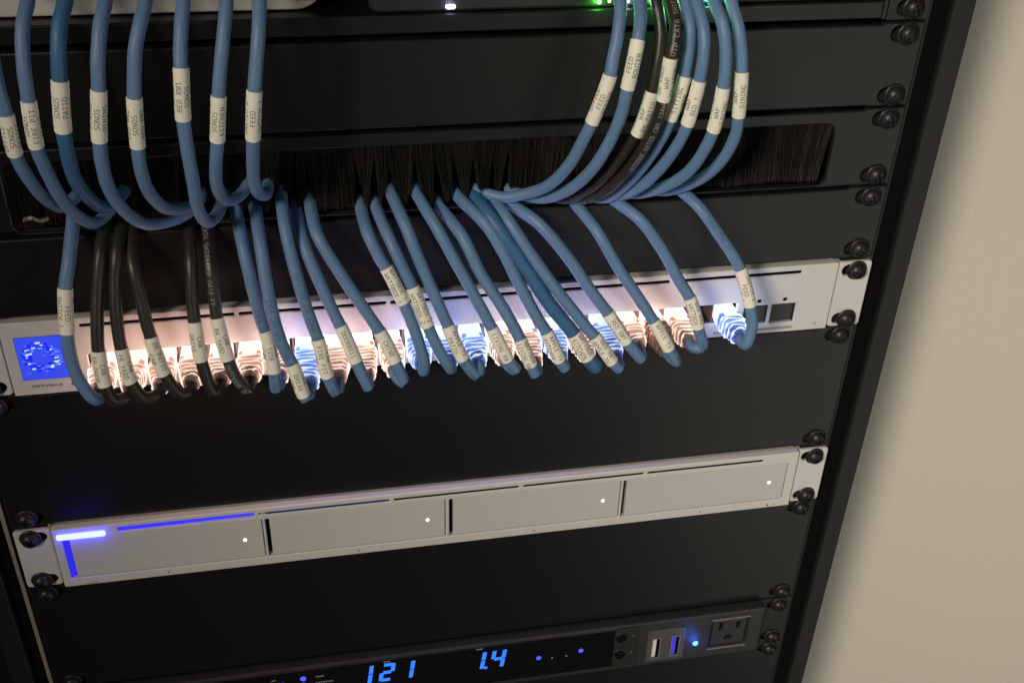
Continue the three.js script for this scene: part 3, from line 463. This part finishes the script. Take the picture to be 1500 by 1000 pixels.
function sweep(c, stations, radial, uvOf) {                            // stations: [s, radius]
  const P = [], Nn = [], UV = [], I = [], W = radial + 1;
  for (let k = 0; k < stations.length; k++) {
    const [s, r] = stations[k], f = c.at(s);
    for (let j = 0; j < W; j++) {
      const a = (j / radial - .5) * 2 * Math.PI, d = f.n.clone().multiplyScalar(Math.cos(a)).addScaledVector(f.b, Math.sin(a)), rr_ = typeof r === 'function' ? r(a) : r;
      P.push(f.p.x + d.x * rr_, f.p.y + d.y * rr_, f.p.z + d.z * rr_); Nn.push(d.x, d.y, d.z); UV.push(...uvOf(s, a));
    }
  }
  for (let k = 0; k + 1 < stations.length; k++) for (let j = 0; j < radial; j++) { const a = k * W + j, b = a + W; I.push(a, a + 1, b, b, a + 1, b + 1); }
  const g = new THREE.BufferGeometry();
  g.setAttribute('position', new THREE.Float32BufferAttribute(P, 3)); g.setAttribute('normal', new THREE.Float32BufferAttribute(Nn, 3)); g.setAttribute('uv', new THREE.Float32BufferAttribute(UV, 2)); g.setIndex(I);
  return g;
}
// jackets: coloured PVC with the maker's print along it
function jacket(base, print, alpha, text) {
  return canvasTexture(2048, 128, (g, W, H) => {
    g.fillStyle = base; g.fillRect(0, 0, W, H);
    for (let i = 0; i < 500; i++) { g.fillStyle = rnd() < .5 ? 'rgba(255,255,255,.022)' : 'rgba(0,0,0,.03)'; const y = rnd() * H; g.fillRect(rnd() * W, y, 60 + rnd() * 300, 1 + 2 * rnd()); }
    for (let i = 0; i < 60; i++) { g.fillStyle = 'rgba(235,235,235,.05)'; g.fillRect(rnd() * W, rnd() * H, 6 + rnd() * 14, 1); }
    if (text) { g.globalAlpha = alpha; g.fillStyle = print; g.font = '500 24px monospace'; g.textBaseline = 'middle'; for (let x = 10 + 300 * rnd(); x < W - 900; x += 960) { g.fillText(text, x, H / 2, 880); } g.globalAlpha = 1; }
  });
}
const wrap = (t) => { t.wrapS = t.wrapT = THREE.RepeatWrapping; t.repeat.set(1 / 260, 1); return t; };
const crinkle = noiseTexture(256, [[10, 1], [22, .9], [60, .4]], 1);
crinkle.repeat.set(1 / 60, 1);
const PRINT = 'CAT6 UTP 4PR 23AWG CM 75C (UL) ETL VERIFIED ISO/IEC 11801 0342 FT';
const JACKET = {
  b0: std({ map: wrap(jacket('#5a79a0', '#1d2c48', 0, '')), roughness: .52, bumpMap: crinkle, bumpScale: .00018 }),
  b1: std({ map: wrap(jacket('#5a79a0', '#142036', .6, PRINT)), roughness: .52, bumpMap: crinkle, bumpScale: .00018 }),
  d: std({ map: wrap(jacket('#34608c', '#1d2c48', 0, '')), roughness: .52, bumpMap: crinkle, bumpScale: .00018 }),
  k0: std({ map: wrap(jacket('#26241f', '#fff', 0, '')), roughness: .42, bumpMap: crinkle, bumpScale: .00015 }),
  k1: std({ map: wrap(jacket('#26241f', '#d8d8d8', .6, 'OUTDOOR RATED CMX 23AWG SOLID 4PR UTP CAT6 SHIELDED 0418 FT')), roughness: .42, bumpMap: crinkle, bumpScale: .00015 }),
};
// every sleeve's print in one sheet: 8 by 5 cells
const CELL = [256, 352], R = 3.4 * .86, AROUND = 2 * Math.PI * (R + .45);
const courses = CABLES.map((c) => { const k = course(c[2]); const [a, b] = c[3].map((p) => k.nearest(new THREE.Vector3(...p))); return Object.assign(k, { s0: Math.min(a, b), s1: Math.max(a, b) }); });
const sheet = canvasTexture(2048, 1760, (g, W, H) => {
  g.fillStyle = '#e4e1d4'; g.fillRect(0, 0, W, H);
  for (let i = 0; i < 2600; i++) { g.fillStyle = rnd() < .5 ? 'rgba(255,255,255,.10)' : 'rgba(110,105,95,.05)'; g.fillRect(rnd() * W, rnd() * H, 10 + rnd() * 60, 2 + rnd() * 14); }
  CABLES.forEach((c, i) => {
    const L = courses[i].s1 - courses[i].s0, text = c[4], sx = CELL[0] / L, sy = CELL[1] / AROUND, X = (i % 8) * CELL[0], Y = Math.floor(i / 8) * CELL[1];
    g.save(); g.beginPath(); g.rect(X, Y, CELL[0], CELL[1]); g.clip(); g.translate(X + CELL[0] / 2, Y + CELL[1] / 2); g.scale(sx, sy);
    g.fillStyle = '#413c36'; g.textAlign = 'center'; g.textBaseline = 'middle'; g.font = '3.05px monospace';
    const n = text.length, step = 3.35;
    for (let k = -3; k <= 3; k++) { const t = text[((k % n) + n) % n], off = n === 2 ? -step / 2 : 0; if (n === 1 && Math.abs(k) % 2) continue; g.fillText(t, (rnd() - .5) * 1.2, k * step + off, L - 1.2); }
    g.strokeStyle = 'rgba(90,80,60,.35)'; g.lineWidth = .18; g.beginPath(); g.moveTo(-L / 2, 10.2); g.lineTo(L / 2, 10.2); g.stroke();
    g.restore();
  });
});
const PAPER = std({ map: sheet, roughness: .62 });
// clear plugs and boots, the port light put into their colour and glow
const GROUP = { U: 'blue cables hanging from the white desktop switch', R: 'cables of the upper right bundle', L: 'cables plugged into the glowing rack switch' };
function loft(sections, per = 28) {                                     // [z, half width, half height, corner share]
  const P = [], UV = [], I = [];
  sections.forEach(([z, hw, hh, e, dy = 0], k) => { for (let j = 0; j <= per; j++) { const a = j / per * 2 * Math.PI, c = Math.cos(a), s = Math.sin(a), q = 2 / e; P.push(Math.sign(c) * Math.abs(c) ** q * hw, Math.sign(s) * Math.abs(s) ** q * hh + dy, z); UV.push(j / per, z / 14); } });
  const W = per + 1; for (let k = 0; k + 1 < sections.length; k++) for (let j = 0; j < per; j++) { const a = k * W + j, b = a + W; I.push(a, a + 1, b, b, a + 1, b + 1); }
  const g = new THREE.BufferGeometry(); g.setAttribute('position', new THREE.Float32BufferAttribute(P, 3)); g.setAttribute('uv', new THREE.Float32BufferAttribute(UV, 2)); g.setIndex(I); g.computeVertexNormals(); return g;
}
function bootGeo(tip) {
  const S = [], n = 56; for (let i = 0; i <= n; i++) { const t = i / n, z = 9 + (tip - 9) * t, rib = t > .2 && t < .93 ? .0 * Math.sin((z - 10) * 2 * Math.PI / 2.3) : 0, hw = (t < .3 ? 6.3 : 6.3 - ((t - .3) / .7) ** 1.3 * 2.7) + rib, hh = (t < .4 ? 5.2 : 5.2 - ((t - .4) / .6) ** 1.5 * 1.0) + rib; S.push([z, hw, hh, t < .5 ? 4.5 : 4.5 - (t - .5) * 4, -.3 * t]); }
  S.push([tip + .3, 3.6, 3.6, 2.2, -.3], [tip + .3, 2.6, 2.6, 2, -.3]);
  return loft(S);
}
function ribGeo(tip, n0) {                                             // grip ridges round the boot, each a little uneven
  const G = [], N = 40; let q = 17 + n0 * 31; const r = () => (q = (q * 48271) % 2147483647) / 2147483647;
  for (let z = 13.2 + r(); z < tip - 1.2; z += 2.5 + .9 * r()) {
    const t = (z - 9) / (tip - 9), hw = (t < .3 ? 6.3 : 6.3 - ((t - .3) / .7) ** 1.3 * 2.7), hh = (t < .4 ? 5.2 : 5.2 - ((t - .4) / .6) ** 1.5 * 1.0), e = t < .5 ? 4.5 : 4.5 - (t - .5) * 4, P = [], UV = [], I = [], ph = r() * 6, am = .5 + .9 * r(), tk = .50 + .32 * r(), tilt = (r() - .5) * .16;
    for (let j = 0; j <= N; j++) { const a = j / N * 2 * Math.PI, c = Math.cos(a), s = Math.sin(a), k = 2 / e, x = Math.sign(c) * Math.abs(c) ** k * hw, y = Math.sign(s) * Math.abs(s) ** k * hh - .3 * t, zz = z + am * Math.sin(a * 3 + ph) * .5 + .25 * Math.sin(a * 7 + ph * 2) + x * tilt, th = tk * (.75 + .4 * Math.sin(a * 5 + ph * 3));
      for (let m = 0; m <= 6; m++) { const b = m / 6 * 2 * Math.PI, o = Math.cos(b) * th; P.push(x * (1 + o / hw), y * (1 + o / hh), zz + Math.sin(b) * th); UV.push(j / N, m / 6); } }
    for (let j = 0; j < N; j++) for (let m = 0; m < 6; m++) { const a = j * 7 + m, b = a + 7; I.push(a, b, a + 1, b, b + 1, a + 1); }
    const g = new THREE.BufferGeometry(); g.setAttribute('position', new THREE.Float32BufferAttribute(P, 3)); g.setAttribute('uv', new THREE.Float32BufferAttribute(UV, 2)); g.setIndex(I); g.computeVertexNormals(); G.push(clean(g));
  }
  return mergeGeometries(G);
}
const bodyGeo = mergeGeometries([box(-5.6, 5.6, -4, 4, -8, 12.2, .6), box(-3.6, 3.6, 4.02, 5.5, -6, 12.6, .7), box(-6.1, -5.62, -3.9, 1.6, 3, 12, .2), box(5.62, 6.1, -3.9, 1.6, 3, 12, .2), box(-5.0, 5.0, 1, 4.8, 11.5, 14.2, .9)].map(clean));
const gelNoise = noiseTexture(256, [[7, 1], [16, 1], [40, .6]], 1);
const plugMats = {};
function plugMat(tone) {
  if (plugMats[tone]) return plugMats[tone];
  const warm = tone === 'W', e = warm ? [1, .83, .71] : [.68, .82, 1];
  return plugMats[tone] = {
    body: new THREE.MeshPhysicalMaterial({ color: C(.9, .9, .9), roughness: .3, emissive: C(...e), emissiveIntensity: .92 }),  // port light painted as the plug's own glow
    rib: new THREE.MeshPhysicalMaterial({ color: warm ? C(.97, .88, .82) : C(.84, .90, 1), roughness: .3, transmission: .45, thickness: 0, ior: 1.45, emissive: warm ? C(1, .87, .78) : C(.78, .88, 1), emissiveIntensity: 1.05 }),  // bright refraction painted as pale, self-glowing ridges
    boot: new THREE.MeshPhysicalMaterial({ color: warm ? C(.46, .29, .23) : C(.17, .28, .62), roughness: .45, transmission: .8, thickness: 0, ior: 1.45, bumpMap: gelNoise, bumpScale: .002, emissive: C(...e), emissiveIntensity: .07 }),  // port light tint and darker ridge gaps painted into the clear boot
  };
}
CABLES.forEach((c, i) => {
  const [row, kind, pts, , text, label, roll, print] = c, k = courses[i];
  const cable = thing('patch_cable', label, 'network cable', pts[0], GROUP[row]);
  const key = kind === 'd' ? 'd' : kind + (print === 1 ? 1 : 0), r = (kind === 'd' ? R * (row === 'U' ? 1.08 : 1.2) : R * (.97 + .04 * rnd())) * (row === 'L' ? 1.05 : .985);
  const spin = (print ? .12 * (rnd() - .5) : rnd()), off = rnd() * 200, mid = k.at((k.s0 + k.s1) / 2), face = Math.atan2(REF.dot(mid.b), REF.dot(mid.n)), dir = row === 'L' ? -1 : 1;
  const st = []; for (let j = 0; j <= k.n; j++) st.push([j / k.n * k.len, r * (1 + .012 * Math.sin(j * .9 + i) )]);
  part('jacket', sweep(k, st, 18, (s, a) => [dir === -1 ? s + off : 260 - s + off, .5 + dir * (a - face) / (2 * Math.PI) + spin]), JACKET[key], cable);
  const L = k.s1 - k.s0, X = (i % 8) * CELL[0], Y = Math.floor(i / 8) * CELL[1], ro = roll + face;
  const cell = (s, a) => { let th = a - ro; th = ((th / (2 * Math.PI) + .5) % 1 + 1) % 1 - .5; const u = Math.min(1, Math.max(0, (s - k.s0) / L)), uu = dir === -1 ? u : 1 - u, v = .5 + dir * th * .96; return [(X + 2 + uu * (CELL[0] - 4)) / 2048, 1 - (Y + (1 - v) * CELL[1]) / 1760]; };
  // the sleeve begins where its print begins, so that the sheet wraps once without a torn cell
  const R1 = r + .40, ls = [[k.s0, r - .05], [k.s0 + .01, R1 - .08], [k.s0 + .15, R1]];
  for (let j = 1; j < 14; j++) ls.push([k.s0 + L * j / 14, R1 + .05 * Math.sin(j * 2.1 + i)]);
  ls.push([k.s1 - .15, R1], [k.s1 - .01, R1 - .08], [k.s1, r - .05]);
  const sl = sweepTurned(k, ls, 24, ro, cell);
  part('paper_sleeve', sl, PAPER, cable);
  if (row === 'L') {
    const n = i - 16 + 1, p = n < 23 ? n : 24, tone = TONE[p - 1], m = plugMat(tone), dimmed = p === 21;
    const b = part('light_painted_plug', bodyGeo.clone().translate(PX(p), -161.5, 0), dimmed ? m.rib : m.body, cable);
    part('light_painted_boot', bootGeo(c[2][c[2].length - 4][2] - 6.5).translate(PX(p), -161.5, 0), m.boot, b);
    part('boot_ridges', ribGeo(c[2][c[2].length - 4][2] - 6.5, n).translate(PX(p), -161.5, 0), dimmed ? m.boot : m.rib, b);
    const col = tone === 'W' ? WARM : COOL;
    pointLight(PX(p), -159.6, 8.2, col, (tone === 'W' ? .00085 : .0019) * (dimmed ? .5 : 1), .12);
  }
  if (row === 'U' ) part('boot', bootGeo(30).rotateX(.12).translate(pts[0][0], pts[0][1] - .5, -17), new THREE.MeshPhysicalMaterial({ color: C(.85, .84, .78), roughness: .3, transmission: .5, bumpMap: gelNoise, bumpScale: .001 }), cable);
});
function sweepTurned(c, st, radial, ro, uv) {                          // as sweep, the seam opposite the text
  const P = [], Nn = [], UV = [], I = [], W = radial + 1;
  st.forEach(([s, r]) => { const f = c.at(s); for (let j = 0; j < W; j++) { const q = j / radial - .5, a = q * 2 * Math.PI * .9999 + ro, d = f.n.clone().multiplyScalar(Math.cos(a)).addScaledVector(f.b, Math.sin(a)); P.push(f.p.x + d.x * r, f.p.y + d.y * r, f.p.z + d.z * r); Nn.push(d.x, d.y, d.z); UV.push(...uv(s, a)); } });
  for (let k = 0; k + 1 < st.length; k++) for (let j = 0; j < radial; j++) { const a = k * W + j, b = a + W; I.push(a, a + 1, b, b, a + 1, b + 1); }
  const g = new THREE.BufferGeometry(); g.setAttribute('position', new THREE.Float32BufferAttribute(P, 3)); g.setAttribute('normal', new THREE.Float32BufferAttribute(Nn, 3)); g.setAttribute('uv', new THREE.Float32BufferAttribute(UV, 2)); g.setIndex(I); return g;
}
renderer.render(scene, camera);
